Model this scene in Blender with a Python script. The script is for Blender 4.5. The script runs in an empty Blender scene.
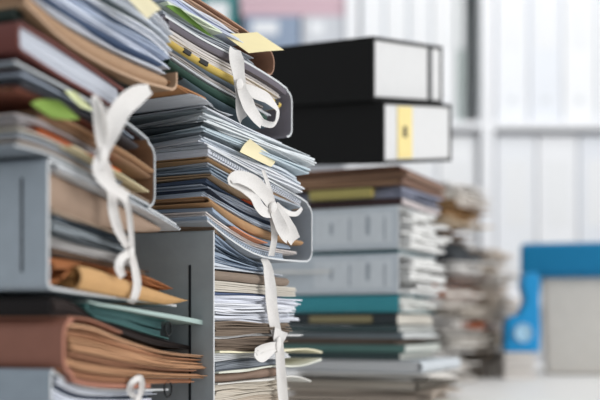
import bpy, bmesh, math, random
from mathutils import Vector
random.seed(11)
C = bpy.context.scene.collection
R = math.radians
# ------------------------------------------------------------------ camera numbers
TABLE = 0.75
CAMZ = TABLE + 0.15
HOR = 325.0          # picture row of the horizon
F = 1000.0           # focal length in pixels (60 mm on 36 mm, 600 wide)

def pt(px, py, D):
    return Vector(((px-300)*D/F, D, CAMZ + (HOR-py)*D/F))

# ------------------------------------------------------------------ materials
_m = {}
def lin(h):
    h = h.lstrip('#')
    out = []
    for i in (0, 2, 4):
        c = int(h[i:i+2], 16)/255
        out.append(c/12.92 if c <= .04045 else ((c+.055)/1.055)**2.4)
    return (*out, 1)

def mat(hexc, rough=.75, streak=.10, zscale=900, kind='paper', spec=.25):
    key = (hexc, rough, streak, zscale, kind, spec)
    if key in _m: return _m[key]
    m = bpy.data.materials.new(kind + '_' + hexc.lstrip('#')); m.use_nodes = True
    nt = m.node_tree; b = nt.nodes['Principled BSDF']
    b.inputs['Roughness'].default_value = rough
    b.inputs['Specular IOR Level'].default_value = spec
    tc = nt.nodes.new('ShaderNodeTexCoord')
    mp = nt.nodes.new('ShaderNodeMapping'); nz = nt.nodes.new('ShaderNodeTexNoise')
    if kind == 'paper':        # fine sheet edges: quick change in height, slow along the sheet
        mp.inputs['Scale'].default_value = (9, 9, zscale)
    elif kind == 'cloth':
        mp.inputs['Scale'].default_value = (500, 500, 900)
    else:
        mp.inputs['Scale'].default_value = (60, 60, 60)
    nz.inputs['Scale'].default_value = 1.0; nz.inputs['Detail'].default_value = 3
    hsv = nt.nodes.new('ShaderNodeHueSaturation'); hsv.inputs['Color'].default_value = lin(hexc)
    mr = nt.nodes.new('ShaderNodeMapRange')
    mr.inputs['From Min'].default_value = .3; mr.inputs['From Max'].default_value = .7
    mr.inputs['To Min'].default_value = 1-streak; mr.inputs['To Max'].default_value = 1+streak*.6
    nt.links.new(tc.outputs['Object'], mp.inputs['Vector']); nt.links.new(mp.outputs[0], nz.inputs['Vector'])
    nt.links.new(nz.outputs[0], mr.inputs[0]); nt.links.new(mr.outputs[0], hsv.inputs['Value'])
    nt.links.new(hsv.outputs[0], b.inputs['Base Color'])
    bp = nt.nodes.new('ShaderNodeBump'); bp.inputs['Strength'].default_value = .15; bp.inputs['Distance'].default_value = .002
    nt.links.new(nz.outputs[0], bp.inputs['Height']); nt.links.new(bp.outputs[0], b.inputs['Normal'])
    _m[key] = m
    return m

def board(h, rough=.55): return mat(h, rough, .05, 60, 'board', .3)
def cloth(h): return mat(h, .9, .08, 0, 'cloth', .1)

# ------------------------------------------------------------------ objects
LABELS = {}
def link(name, verts, faces, m, parent=None, smooth=False):
    me = bpy.data.meshes.new(name)
    if parent is None and len(verts):
        o0 = Vector((sum(v[0] for v in verts)/len(verts), sum(v[1] for v in verts)/len(verts), min(v[2] for v in verts)))
    else:
        o0 = Vector((0, 0, 0))
        p = parent
        while p is not None:
            o0 = o0 + p.location; p = p.parent
    me.from_pydata([tuple(Vector(v)-o0) for v in verts], [], faces)
    bm = bmesh.new(); bm.from_mesh(me)
    bmesh.ops.recalc_face_normals(bm, faces=bm.faces)
    bm.to_mesh(me); bm.free()
    me.materials.append(m)
    if smooth:
        me.polygons.foreach_set('use_smooth', [True]*len(me.polygons))
        try: me.set_sharp_from_angle(angle=R(40))
        except Exception: pass
    o = bpy.data.objects.new(name, me); C.objects.link(o)
    if parent is not None: o.parent = parent
    else: o.location = o0
    return o

def tag(o, label, cat, group=None):
    n = len(label.split())
    if not 4 <= n <= 16: print('BAD LABEL', n, label)
    if label in LABELS: print('DUP LABEL', label)
    LABELS[label] = 1
    o['label'] = label; o['category'] = cat
    if group: o['group'] = group
    return o

def thing(name, loc, label, cat, group=None):
    o = bpy.data.objects.new(name, None); o.empty_display_size = .05; C.objects.link(o); o.location = loc
    return tag(o, label, cat, group)

# ------------------------------------------------------------------ stack frames
def interp(pts, x):
    n = len(pts)
    if n == 1: return pts[0][1]
    if x <= pts[0][0]:
        s = (pts[1][1]-pts[0][1])/(pts[1][0]-pts[0][0]); return pts[0][1]+s*(x-pts[0][0])
    if x >= pts[-1][0]:
        s = (pts[-1][1]-pts[-2][1])/(pts[-1][0]-pts[-2][0]); return pts[-1][1]+s*(x-pts[-1][0])
    for i in range(n-1):
        x0, y0 = pts[i]; x1, y1 = pts[i+1]
        if x <= x1:
            def sl(j):
                if j == 0: return (pts[1][1]-pts[0][1])/(pts[1][0]-pts[0][0])
                if j == n-1: return (pts[-1][1]-pts[-2][1])/(pts[-1][0]-pts[-2][0])
                return (pts[j+1][1]-pts[j-1][1])/(pts[j+1][0]-pts[j-1][0])
            h = x1-x0; t = (x-x0)/h; a, b = sl(i)*h, sl(i+1)*h
            return (2*t**3-3*t*t+1)*y0+(t**3-2*t*t+t)*a+(-2*t**3+3*t*t)*y1+(t**3-t*t)*b

class Frame:
    """A stack's corner P, short side running along U, long side along V; B and T are heights of its lower and upper faces."""
    def __init__(s, px, D, ang, B=None, T=None, tilt=0.0, warp=0.0):
        s.P = Vector(((px-300)*D/F, D)); a = R(ang)
        s.U = Vector((math.cos(a), math.sin(a))); s.V = Vector((-math.sin(a), math.cos(a)))
        s.tilt = tilt; s.ab = (0.0, 1.0); s.off = (0.0, 0.0); s.warp = warp; s.ph = px*.37
        s.Bp = s.curve(B) if B else [(0, TABLE), (1, TABLE)]
        s.Tp = s.curve(T) if T else None
    def uof(s, px, off=0.0):
        P = s.P - s.V*off; k = (px-300)/F
        return (k*P.y-P.x)/(s.U.x-k*s.U.y)
    def vof(s, px):
        k = (px-300)/F
        return (k*s.P.y-s.P.x)/(s.V.x-k*s.V.y)
    def zat(s, px, py, off=0.0):
        P = s.P - s.V*off
        y = P.y + s.uof(px, off)*s.U.y
        return CAMZ + (HOR-py)*y/F
    def curve(s, pts): return [(s.uof(p[0]), s.zat(*p)) for p in pts]
    def sub(s, f0, f1, lo=0, hi=0):
        import copy
        q = copy.copy(s); A, B = s.ab; l, h = s.off
        q.ab = (A+(B-A)*f0, A+(B-A)*f1); q.off = (l+(h-l)*f0+lo, l+(h-l)*f1-hi)
        return q
    def z(s, u, f, v=0.0):
        A, B = s.ab; l, h = s.off; g = A+(B-A)*f
        if s.warp:
            e = 4*g*(1-g)*s.warp
            g += e*(math.sin(2*math.pi*5*g+24*u+9*v+s.ph)+.6*math.sin(2*math.pi*8*g-41*u+17*v+2*s.ph))
        b = interp(s.Bp, u); return b+(interp(s.Tp, u)-b)*g+l+(h-l)*f
    def pos(s, u, v, f, dz=0.0):
        p = s.P+s.U*u+s.V*v
        return Vector((p.x, p.y, s.z(u, f, v)+dz+s.tilt*v))
    def face(s, px, py, off):
        """the point seen at (px, py) on the plane `off` metres in front of the short side"""
        u = s.uof(px, off); P = s.P-s.V*off; p = P+s.U*u
        return Vector((p.x, p.y, s.zat(px, py, off)))

def rings_mesh(fr, u0, u1, v0, v1, rings, nu=13, nv=3, curl=0.0, wave=0.0, skew=0.0, ph=0.0):
    """One closed body. rings = [(f, dz, inset_front, inset_left, inset_right, extra_skew)] from bottom to top."""
    verts, faces = [], []
    per = []
    for i in range(nu): per.append((i/(nu-1), 0.0))
    for j in range(1, nv): per.append((1.0, j/(nv-1)))
    for i in range(nu-2, -1, -1): per.append((i/(nu-1), 1.0))
    for j in range(nv-2, 0, -1): per.append((0.0, j/(nv-1)))
    n = len(per)
    L = u1-u0
    def P(a, b, r):
        f, dz, iv, il, ir, sk = r
        ua, ub = u0+il, u1-ir; va, vb = v0+iv, v1-iv
        va += iv*.8*math.sin(7*a+sk*900)
        u = ua+(ub-ua)*a + (skew+sk)*b*.3
        v = va+(vb-va)*b - (skew+sk)*(a-.15)*.2
        t = max(0.0, a-.62)/.38
        z2 = dz+curl*t*t + wave*math.sin(ph+5.2*a+2*b)
        return fr.pos(u, v, f, z2)
    for r in rings:
        for a, b in per: verts.append(P(a, b, r))
    for k in range(len(rings)-1):
        for i in range(n):
            j = (i+1) % n
            faces.append((k*n+i, k*n+j, (k+1)*n+j, (k+1)*n+i))
    def cap(k):
        idx = {}
        for i, (a, b) in enumerate(per): idx[(round(a*(nu-1)), round(b*(nv-1)))] = k*n+i
        for i in range(nu):
            for j in range(nv):
                if (i, j) not in idx:
                    verts.append(P(i/(nu-1), j/(nv-1), rings[k])); idx[(i, j)] = len(verts)-1
        for i in range(nu-1):
            for j in range(nv-1):
                faces.append((idx[i, j], idx[i+1, j], idx[i+1, j+1], idx[i, j+1]))
    cap(0); cap(len(rings)-1)
    return verts, faces

def sheaf_rings(n, jit, gap=.22, rec=.004):
    rs = []
    p = 1.0/n
    for k in range(n):
        iv, il, ir = abs(random.gauss(0, jit)), abs(random.gauss(0, jit*1.3)), abs(random.gauss(0, jit*1.6))
        ir += abs(random.gauss(0, jit*.8)); sk = random.gauss(0, jit*6)
        a, b = k*p, (k+1)*p-(gap*p if k < n-1 else 0)
        rs += [(a, 0, iv, il, ir, sk), (b, 0, iv, il, ir, sk)]
        if k < n-1:
            rs += [(b, 0, iv+rec, il+rec, ir+rec, sk), ((k+1)*p, 0, iv+rec, il+rec, ir+rec, sk)]
    return rs

def nose_rings(n=7, depth=.006, side='front'):
    rs = []
    for k in range(n):
        f = k/(n-1); i = depth*(1-math.sqrt(max(0, 1-(2*f-1)**2)))
        rs.append((f, 0, i if side == 'front' else .0, i if side == 'left' else 0.0, 0.0, 0))
    return rs

def ushell(fr, side, u0, u1, v0, v1, t, nu=13, nv=4):
    """a folded sheet of card: leaves at the frame's lower and upper faces joined by a fold at `side`"""
    verts, faces = [], []
    if side == 'left':
        us = [u1-(u1-u0)*i/(nu-1) for i in range(nu)]
        loop = [(u, 0.0, 0.0) for u in us[:-1]] + [(u0+.002, 0, 0), (u0, .15, 0), (u0-.0012, .5, 0), (u0, .85, 0), (u0+.002, 1, 0)] + [(u, 1.0, 0.0) for u in us[-2::-1]]
        inn = [(u, 1.0, -t) for u in us[:-1]] + [(u0+.004, 1.0, -t), (u0+t+.001, .85, 0), (u0+t, .5, 0), (u0+t+.001, .15, 0), (u0+.004, 0.0, t)] + [(u, 0.0, t) for u in us[-2::-1]]
        loop = loop+inn; n = len(loop); vs = [v0+(v1-v0)*j/(nv-1) for j in range(nv)]
        for v in vs:
            for u, f, dz in loop: verts.append(fr.pos(u, v, f, dz))
        m = len(vs)
    else:
        vs = [v1, v0+.012]
        loop = [(v, 0.0, 0.0) for v in vs] + [(v0+.003, .06, 0), (v0, .3, 0), (v0-.001, .5, 0), (v0, .7, 0), (v0+.003, .94, 0)] + [(v, 1.0, 0.0) for v in vs[::-1]]
        inn = [(v, 1.0, -t) for v in vs] + [(v0+t+.005, .9, 0), (v0+t+.001, .7, 0), (v0+t, .5, 0), (v0+t+.001, .3, 0), (v0+t+.005, .1, 0)] + [(v, 0.0, t) for v in vs[::-1]]
        loop = loop+inn; n = len(loop); us = [u0+(u1-u0)*i/(nu-1) for i in range(nu)]
        for u in us:
            for v, f, dz in loop: verts.append(fr.pos(u, v, f, dz))
        m = nu
    for j in range(m-1):
        for i in range(n):
            k = (i+1) % n
            faces.append((j*n+i, j*n+k, (j+1)*n+k, (j+1)*n+i))
    h = n//2
    for j in (0, m-1):                                   # end caps along the card's thickness
        for i in range(h-1):
            faces.append((j*n+i, j*n+i+1, j*n+n-2-i, j*n+n-1-i))
    return verts, faces

def pathsolid(fr, path, v0, v1, t, nv=2):
    """a bent board: `path` in (u, z), thickened inwards and run along the stack's long side"""
    n = len(path); out = []
    for i in range(n):
        a = Vector(path[max(0, i-1)]); b = Vector(path[min(n-1, i+1)]); d = (b-a).normalized()
        nn = Vector((-d.y, d.x)); out.append(Vector(path[i])+nn*t)
    loop = [Vector(p) for p in path]+out[::-1]; verts, faces = [], []; m = len(loop)
    for j in range(nv):
        v = v0+(v1-v0)*j/(nv-1)
        for u, z in loop:
            p = fr.P+fr.U*u+fr.V*v; verts.append(Vector((p.x, p.y, z+fr.tilt*v)))
    for j in range(nv-1):
        for i in range(m):
            k = (i+1) % m; faces.append((j*m+i, j*m+k, (j+1)*m+k, (j+1)*m+i))
    for j in (0, nv-1):
        for i in range(n-1): faces.append((j*m+i, j*m+i+1, j*m+m-2-i, j*m+m-1-i))
    return verts, faces

def boxmesh(fr, u0, u1, v0, v1, f0, f1):
    return rings_mesh(fr, u0, u1, v0, v1, [(f0, 0, 0, 0, 0, 0), (f1, 0, 0, 0, 0, 0)], nu=9, nv=2)

# ------------------------------------------------------------------ ribbon
def catmull(pts, per=7):
    out = []; n = len(pts)
    for i in range(n-1):
        p0, p1, p2, p3 = pts[max(0, i-1)], pts[i], pts[i+1], pts[min(n-1, i+2)]
        for k in range(per):
            t = k/per
            out.append(tuple(.5*((2*b)+(c-a)*t+(2*a-5*b+4*c-d)*t*t+(3*b-a-3*c+d)*t**3) for a, b, c, d in zip(p0, p1, p2, p3)))
    out.append(tuple(pts[-1])); return out

def ribbon(fr, name, pts, m, parent, th=.0007):
    """pts: (px, py, width in px, offset in metres, twist in degrees); a flat woven tape with a slight hollow"""
    sm = catmull(pts); cs = [fr.face(p[0], p[1], p[3]) for p in sm]
    N3 = Vector((-fr.V.x, -fr.V.y-1.0, 0)).normalized(); verts, faces = [], []; K = 5
    for i, p in enumerate(sm):
        c = cs[i]; d = (cs[min(i+1, len(cs)-1)]-cs[max(0, i-1)])
        d = d.normalized() if d.length > 1e-9 else Vector((0, 0, 1))
        side = d.cross(N3)
        side = side.normalized() if side.length > 1e-6 else Vector((0, 0, 1))
        nn = side.cross(d).normalized()
        tw = R(p[4]); sd = side*math.cos(tw)+nn*math.sin(tw); n2 = sd.cross(d).normalized()
        w = p[2]*c.y/F
        prof = []
        for k in range(K):
            s = k/(K-1)-.5; h = .10*w*(4*s*s-.4)+.02*w*math.sin(i*.9+k*2.1)
            prof.append(c+sd*(w*s)+n2*h)
        verts += prof+[q-n2*th for q in prof[::-1]]
    m2 = 2*K
    for i in range(len(sm)-1):
        for k in range(m2):
            j = (k+1) % m2; faces.append((i*m2+k, i*m2+j, (i+1)*m2+j, (i+1)*m2+k))
    for i in (0, len(sm)-1):
        for k in range(K-1): faces.append((i*m2+k, i*m2+k+1, i*m2+m2-2-k, i*m2+m2-1-k))
    return link(name, verts, faces, m, parent, smooth=True)

def knot(fr, px, py, wpx, hpx, off, m, parent):
    """a small wrapped knot of tape: a pinched, ribbed barrel"""
    c = fr.face(px, py, off); s = c.y/F; verts, faces = [], []; nr, ns = 9, 14
    U3 = Vector((fr.U.x, fr.U.y, 0)); N3 = Vector((-fr.V.x, -fr.V.y, 0)); Z = Vector((0, 0, 1))
    for i in range(nr):
        t = i/(nr-1); r = .45+.55*math.sin(math.pi*min(1, max(0, .08+.84*t)))
        for k in range(ns):
            a = 2*math.pi*k/ns; rr = r*(1+.10*math.sin(5*a+2*t))
            verts.append(c+U3*(math.cos(a)*rr*wpx*s*.9)+N3*(math.sin(a)*rr*wpx*s*.45)+Z*((t-.5)*hpx*s+.12*hpx*s*math.cos(a)))
    for i in range(nr-1):
        for k in range(ns):
            j = (k+1) % ns; faces.append((i*ns+k, i*ns+j, (i+1)*ns+j, (i+1)*ns+k))
    faces.append(tuple(range(ns))); faces.append(tuple((nr-1)*ns+k for k in range(ns)))
    return link('knot', verts, faces, m, parent, smooth=True)

# ------------------------------------------------------------------ papers
KN = {'s': ('paper_sheaf', 'papers'), 'f': ('paper_folder', 'folder'), 'n': ('envelope', 'envelope'), 'b': ('notebook', 'notebook'), 'p': ('paper_sheet', 'paper')}
def item(fr, kind, f0, f1, px0, px1, col, label, group, v0=None, n=None, jit=.0022, curl=0.0, wave=0.0, length=.30, inner='#c9ccd2', name=None, cat=None, streak=.12, side='front', skew=None):
    sf = fr.sub(f0, f1, 0.0002, 0.0004)
    u0 = .004 if px0 is None else fr.uof(px0); u1 = fr.uof(px1)
    v0 = random.uniform(.001, .006) if v0 is None else v0; v1 = v0+length
    nm, ct = KN[kind]; nm = name or nm; ct = cat or ct
    h = sf.z(.06, 1)-sf.z(.06, 0)
    if n is None: n = max(2, min(16, round(h/.0019)))
    sk = random.gauss(.01, .04) if skew is None else skew
    if px0 is None and kind != 'b': u0 += random.uniform(-.002, .007)
    ph = random.uniform(0, 6)
    if kind in ('s', 'p'):
        ve, fa = rings_mesh(sf, u0, u1, v0, v1, sheaf_rings(1 if kind == 'p' else n, jit), curl=curl, wave=wave, skew=sk, ph=ph)
        return tag(link(nm, ve, fa, mat(col, streak=streak)), label, ct, group)
    base = sf.pos((u0+u1)/2, (v0+v1)/2, 0)
    t = thing(nm, base, label, ct, group)
    if kind == 'b':
        ve, fa = rings_mesh(sf, u0, u1, v0+.002, v1, sheaf_rings(max(3, n), .0006), skew=0)
        link('pages', ve, fa, mat(col), t)
        # wire binding: small rings along the short edge
        k = max(10, int((u1-u0)/.0055)); vv, ff = [], []
        for i in range(k):
            u = u0+.006+(u1-u0-.012)*i/(k-1); a0 = len(vv)
            hh = sf.z(u, 1)-sf.z(u, 0); r = max(.0012, hh*.36)
            for q in range(10):
                a = 2*math.pi*q/10
                cc = sf.pos(u, v0+.0025, .5)
                for w in range(4):
                    b = 2*math.pi*w/4; rr = r+.0005*math.cos(b)
                    vv.append(cc+Vector((-sf.V.x, -sf.V.y, 0))*(math.cos(a)*rr)+Vector((0, 0, 1))*(math.sin(a)*rr)+Vector((sf.U.x, sf.U.y, 0))*(.0005*math.sin(b)))
            for q in range(10):
                for w in range(4):
                    ff.append((a0+q*4+w, a0+q*4+(w+1) % 4, a0+((q+1) % 10)*4+(w+1) % 4, a0+((q+1) % 10)*4+w))
        o = link('wire_binding', vv, ff, mat('#9aa0a6', .35, .02, 5, 'metal'), t); o['kind'] = 'stuff'
        return t
    ve, fa = ushell(sf, side, u0, u1, v0, v1, .0009)
    link('cover', ve, fa, board(col, .7), t, smooth=True)
    g = sf.sub(0, 1, .0012, .0012)
    if side == 'left': a = (u0+.006, u1-.004, v0+.001, v1-.004)
    else: a = (u0+.002, u1+.003, v0+.007, v1-.004)
    ve, fa = rings_mesh(g, *a, sheaf_rings(max(2, n-1), jit*.8))
    link('sheets', ve, fa, mat(inner, streak=streak), t)
    return t

def faldone(fr, spine, L, col, label, thick=.0022, r=.006, Lv=.33, top=True, name='archive_folder', edge=None, stub=None, lining=None, group='tied archive folders in the stacks', cat='folder', bottom=True, upx=None):
    """an archive folder lying flat: two boards, a deep spine on one long side, tapes tied over the open short side"""
    t = thing(name, fr.pos(L/2, Lv/2, 0), label, cat, group)
    m = board(col)
    t1 = (L if spine == 'right' else 0)
    zb, zt = fr.z(t1, 0), fr.z(t1, 1); r = min(r, (zt-zb)*.45); path = []
    sb = (fr.z(t1+.01, 0)-fr.z(t1-.01, 0))/.02
    for k in range(7):
        a = R(90*k/6)
        path.append((r-r*math.sin(a), r-r*math.cos(a)))
    if spine == 'left':
        pa = [(u, zb+z) for u, z in path]+[(u, zt-z) for u, z in path[::-1]]
        pa = [(u, z) for u, z in pa]
        pa[0] = (r, fr.z(r, 0)); pa[-1] = (r, fr.z(r, 1))
        ve, fa = pathsolid(fr, pa[::-1], 0, Lv, thick)
        b0, b1 = r, L
    else:
        pa = [(L-u, zb+z) for u, z in path]+[(L-u, zt-z) for u, z in path[::-1]]
        pa[0] = (L-r, fr.z(L-r, 0)); pa[-1] = (L-r, fr.z(L-r, 1))
        if stub: pa = pa[:7]+[(L, zb+stub)]
        ve, fa = pathsolid(fr, pa, 0, Lv, thick)
        b0, b1 = 0.0, L-r
    link('spine', ve, fa, m, t, smooth=True)
    if bottom:
        ve, fa = rings_mesh(fr, b0, b1, 0, Lv, [(0, 0, 0, 0, 0, 0), (0, thick, 0, 0, 0, 0)], nv=2); link('bottom_board', ve, fa, m, t)
    if top:
        ve, fa = rings_mesh(fr, b0, b1, 0, Lv, [(1, -thick, 0, 0, 0, 0), (1, 0, 0, 0, 0, 0)], nv=2); link('top_board', ve, fa, m, t)
    if lining:
        p2 = []
        for i in range(len(pa)):
            a, b = Vector(pa[max(0, i-1)]), Vector(pa[min(len(pa)-1, i+1)]); d = (b-a).normalized()
            p2.append(tuple(Vector(pa[i])+Vector((-d.y, d.x))*(thick+.0001)))
        ve, fa = pathsolid(fr, p2, .0008, Lv-.001, .0005); o = link('lining', ve, fa, board(lining, .8), t, smooth=True); o['label'] = 'brown paper lining'
    e = board(edge or '#d3d6d8', .6)
    if edge != '':
        ve, fa = pathsolid(fr, pa[::-1] if spine == 'left' else pa, -.0007, .0002, thick); link('edge_binding', ve, fa, e, t, smooth=True)
        if bottom:
            ve, fa = rings_mesh(fr, b0, b1, -.0007, .0002, [(0, 0, 0, 0, 0, 0), (0, thick, 0, 0, 0, 0)], nv=2); link('edge_binding', ve, fa, e, t)
        if top:
            ve, fa = rings_mesh(fr, b0, b1, -.0007, .0002, [(1, -thick, 0, 0, 0, 0), (1, 0, 0, 0, 0, 0)], nv=2); link('edge_binding', ve, fa, e, t)
    return t, fr.sub(0, 1, thick+.0002, thick+.0002)

def slot(fr, t, px, y0, y1, wpx=2.2):
    """the dark label slot cut down the middle of a spine"""
    v = fr.vof(px); p = fr.P+fr.V*v; s = p.y/F
    za, zb = CAMZ+(HOR-y1)*s, CAMZ+(HOR-y0)*s; w = wpx*s/2; ve = []
    for du in (-.0008, .0006):
        for dv, z in ((-w, za), (w, za), (w, zb), (-w, zb)):
            q = fr.P+fr.V*(v+dv)+fr.U*du; ve.append(Vector((q.x, q.y, z)))
    fa = [(0, 1, 2, 3), (4, 5, 6, 7), (0, 1, 5, 4), (1, 2, 6, 5), (2, 3, 7, 6), (3, 0, 4, 7)]
    o = link('label_slot', ve, fa, board('#23272b'), t); o['label'] = 'dark narrow label slot'

def sheet(name, corners, col, label, cat, group=None, th=.0005, bend=.004, n=8):
    """a single sheet lying between four corners (px, py, distance)"""
    c = [q if isinstance(q, Vector) else pt(*q) for q in corners]; ve, fa = [], []
    nn = (c[1]-c[0]).cross(c[3]-c[0]).normalized()
    for lay in (0, 1):
        for i in range(n):
            for j in range(n):
                a, b = i/(n-1), j/(n-1)
                p = c[0]*(1-a)*(1-b)+c[1]*a*(1-b)+c[2]*a*b+c[3]*(1-a)*b
                ve.append(p+nn*(bend*math.sin(math.pi*a)*math.cos(2*b)+lay*th))
    for lay in (0, 1):
        for i in range(n-1):
            for j in range(n-1):
                k = lay*n*n+i*n+j; fa.append((k, k+n, k+n+1, k+1))
    rim = [(i, 0) for i in range(n)]+[(n-1, j) for j in range(1, n)]+[(i, n-1) for i in range(n-2, -1, -1)]+[(0, j) for j in range(n-2, 0, -1)]
    for q in range(len(rim)):
        a, b = rim[q], rim[(q+1) % len(rim)]; ka, kb = a[0]*n+a[1], b[0]*n+b[1]
        fa.append((ka, kb, kb+n*n, ka+n*n))
    return tag(link(name, ve, fa, mat(col, streak=.04, zscale=40), smooth=True), label, cat, group)

RIB = cloth('#e2dfdc')

# =================================================================== STACK ONE (front left)
A1 = (47, .92, 70.5)
# bottom grey folder on the table
fr = Frame(50, .925, 70.5, None, [(50, 369), (75, 384), (110, 389), (190, 388)])
L = fr.uof(168)
t, fi = faldone(fr, 'left', L, '#95a0aa', 'grey tied archive folder lowest in the front stack, under the red-brown folder')
LOW = t
W = 'in the lowest grey folder of the front stack'; G = 'papers in the lowest grey folder'
for kd, a, b, x0, x1, c, d in [
    ('s', .0, .3, None, 160, '#cfd3d8', 'lowest pale grey sheaf'), ('s', .3, .55, None, 158, '#b9bfc8', 'blue-grey sheaf of papers'),
    ('s', .55, .72, None, 155, '#e4e6ea', 'white sheaf below the maroon-edged sheets'), ('s', .72, .76, None, 160, '#6e3c3a', 'thin maroon-edged sheets'),
    ('s', .76, .89, None, 158, '#dfe4ee', 'white-blue sheaf near the top'), ('f', .89, .935, None, 152, '#39465c', 'thin navy folder'),
    ('s', .935, 1.0, None, 166, '#d9dde6', 'topmost white sheaf')]:
    item(fi, kd, a, b, x0, x1, c, d+' '+W, G, inner='#d9dde4')
rb = ribbon(fr, 'ribbon_tie', [(137, 470, 8, .006, 0), (138, 420, 8, .007, 5), (137, 396, 8, .008, 10)], RIB, t)
ribbon(fr, 'bow_loop', [(137, 398, 5, .009, 20), (130, 392, 6, .012, 40), (132, 383, 6, .014, 30), (140, 378, 6, .012, 0), (142, 388, 6, .011, -20), (138, 399, 5, .010, 0)], RIB, rb)
knot(fr, 137, 399, 6, 7, .011, RIB, rb)

# red-brown folder of kraft envelopes
fr = Frame(62, .93, 70.5, [(50, 368), (75, 383), (110, 388), (200, 387)], [(62, 317), (90, 320), (120, 332), (160, 346), (200, 351)])
L = fr.uof(150)
t, fi = faldone(fr, 'left', L, '#8d5f50', 'red-brown card folder stuffed with kraft envelopes in front stack', r=.018, thick=.0045, name='card_folder', top=False, edge='#a5705c')
G = 'kraft envelopes in the red-brown folder'
ve, fa = rings_mesh(fr, .010, fr.uof(122), 0.0, .3, [(1, -.001, 0, 0, 0, 0), (1, .0012, 0, 0, 0, 0)], nv=2); link('flap', ve, fa, board('#94644f'), t)
for i, (a, b, x0, x1, c, d, vv, jt) in enumerate([
    (.0, .15, None, 190, '#a9785a', 'lowest ragged kraft envelopes', .002, .004), (.17, .33, None, 197, '#b88c6a', 'second bundle of kraft envelopes from the bottom', -.002, .005),
    (.35, .47, None, 193, '#9b7056', 'thin dark bundle of kraft envelopes at mid height', .001, .005), (.49, .74, None, 203, '#bd916e', 'thick bundle of kraft envelopes with ragged ends', -.003, .005),
    (.755, .88, None, 206, '#b08060', 'bundle of kraft envelopes second from the top', .0, .006), (.895, .985, None, 203, '#c79d7c', 'topmost kraft envelopes', -.002, .006)]):
    item(fi, 's', a, b, x0, x1+4, c, d+' in the red-brown folder', G, v0=vv, jit=jt*.6, streak=.25, n=max(3, int((b-a)*28)), name='envelope_bundle', cat='envelopes', skew=.03)
# black folder over it, darkened to paint the gap's shade, teal folder, hole rings
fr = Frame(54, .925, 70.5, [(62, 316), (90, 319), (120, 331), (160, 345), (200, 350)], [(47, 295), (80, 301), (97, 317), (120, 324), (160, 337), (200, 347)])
item(fr, 'f', 0, 1, None, 203, '#130d0d', 'black folder filling the shaded gap between the red-brown folder and the teal folder', 'loose folders in the front stack', inner='#2e2523', side='left', length=.32, v0=.006)
frt = Frame(54, .925, 70.5, [(47, 294.5), (80, 300.5), (97, 316.5), (120, 323.5), (160, 336), (200, 346)], [(47, 291), (80, 297), (110, 300), (150, 306), (197, 313)])
t = item(frt, 'f', .0, .62, 90, 172, '#4a7673', 'teal ring folder under the front grey slotted folder', 'loose folders in the front stack', inner='#3a5c5c', side='left', n=3, length=.27)
item(frt, 'p', .64, .80, 88, 197, '#a9bdb8', 'pale green sheet lying on the teal ring folder', 'loose folders in the front stack', length=.29, v0=-.002, curl=-.001)
def binder_ring(fr, c, r, parent):
    ve, fa = [], []
    for q in range(16):
        a = 2*math.pi*q/16
        for w in range(6):
            b = 2*math.pi*w/6; rr = r+.0011*math.cos(b)
            ve.append(c+Vector((fr.U.x, fr.U.y, 0))*(math.cos(a)*rr)+Vector((0, 0, 1))*(math.sin(a)*rr)+Vector((-fr.V.x, -fr.V.y, 0))*(.0011*math.sin(b)))
    for q in range(16):
        for w in range(6): fa.append((q*6+w, q*6+(w+1) % 6, ((q+1) % 16)*6+(w+1) % 6, ((q+1) % 16)*6+w))
    return link('binder_ring', ve, fa, mat('#16191b', .3, .02, 5, 'metal'), parent, smooth=True)
binder_ring(frt, frt.pos(frt.uof(166), -.003, .3), .0075, t)
binder_ring(fr, fr.face(168, 389, .003), .009, LOW)

# front grey folder with slotted spine
S1C_T = [(47, 157), (100, 183), (150, 208), (178, 225)]
fr = Frame(*A1, [(47, 289), (100, 297), (150, 303), (195, 310)], S1C_T)
L = fr.uof(176)
t, fi = faldone(fr, 'left', L, '#a0aab3', 'grey tied archive folder with slotted spine at the front left', thick=.0028, r=.007)
slot(fr, t, 22, 178, 272)
W = 'in the front grey slotted folder'; G = 'papers in the front grey folder'
for kd, a, b, x0, x1, c, d, kw in [
    ('f', .27, .33, None, 152, '#4b3a31', 'dark brown folder', dict(inner='#6a5443', side='left')),
    ('s', .33, .42, None, 136, '#a7a4a2', 'light grey sheaf above the dark brown folder', {}),
    ('f', .42, .47, None, 138, '#3c4347', 'charcoal folder', dict(inner='#555a5e', side='left')),
    ('s', .47, .55, None, 140, '#8f979c', 'mid grey sheaf', {}),
    ('f', .55, .60, None, 137, '#39434b', 'slate blue folder', dict(inner='#6c757c', side='left')),
    ('s', .60, .64, None, 134, '#9c8a78', 'thin brownish sheaf', {}),
    ('b', .955, 1.0, 56, 178, '#d4d7da', 'white wire-bound notebook under the lid', dict(v0=-.006, n=3))]:
    item(fi, kd, a, b, x0, x1, c, d+' '+W, G, **kw)
fb = Frame(*A1, [(47, 207), (100, 226), (140, 232), (166, 232)], [(47, 163.5), (100, 190), (140, 210), (166, 226)])
item(fb, 'n', 0, 1, None, 165, '#9d8674', 'beige folder tapering to a tip under the notebook '+W, G, v0=.006, inner='#8d7868', name='paper_folder', cat='folder', skew=0)
fb = Frame(*A1, [(64, 288), (100, 295), (140, 301.5), (166, 305), (181, 300.8)], [(64, 265.5), (80, 265), (134, 284), (181, 299.8)])
item(fb, 'n', 0, 1, 72, 180, '#c49a68', 'big tan envelope with a pointed corner '+W, G, v0=-.010, inner='#b98a55', n=3, skew=0)
fb = Frame(*A1, [(47, 285), (66, 283), (79, 264), (134, 283), (170, 292)], [(47, 256), (78, 261), (120, 271), (150, 280), (170, 290.5)])
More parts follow.
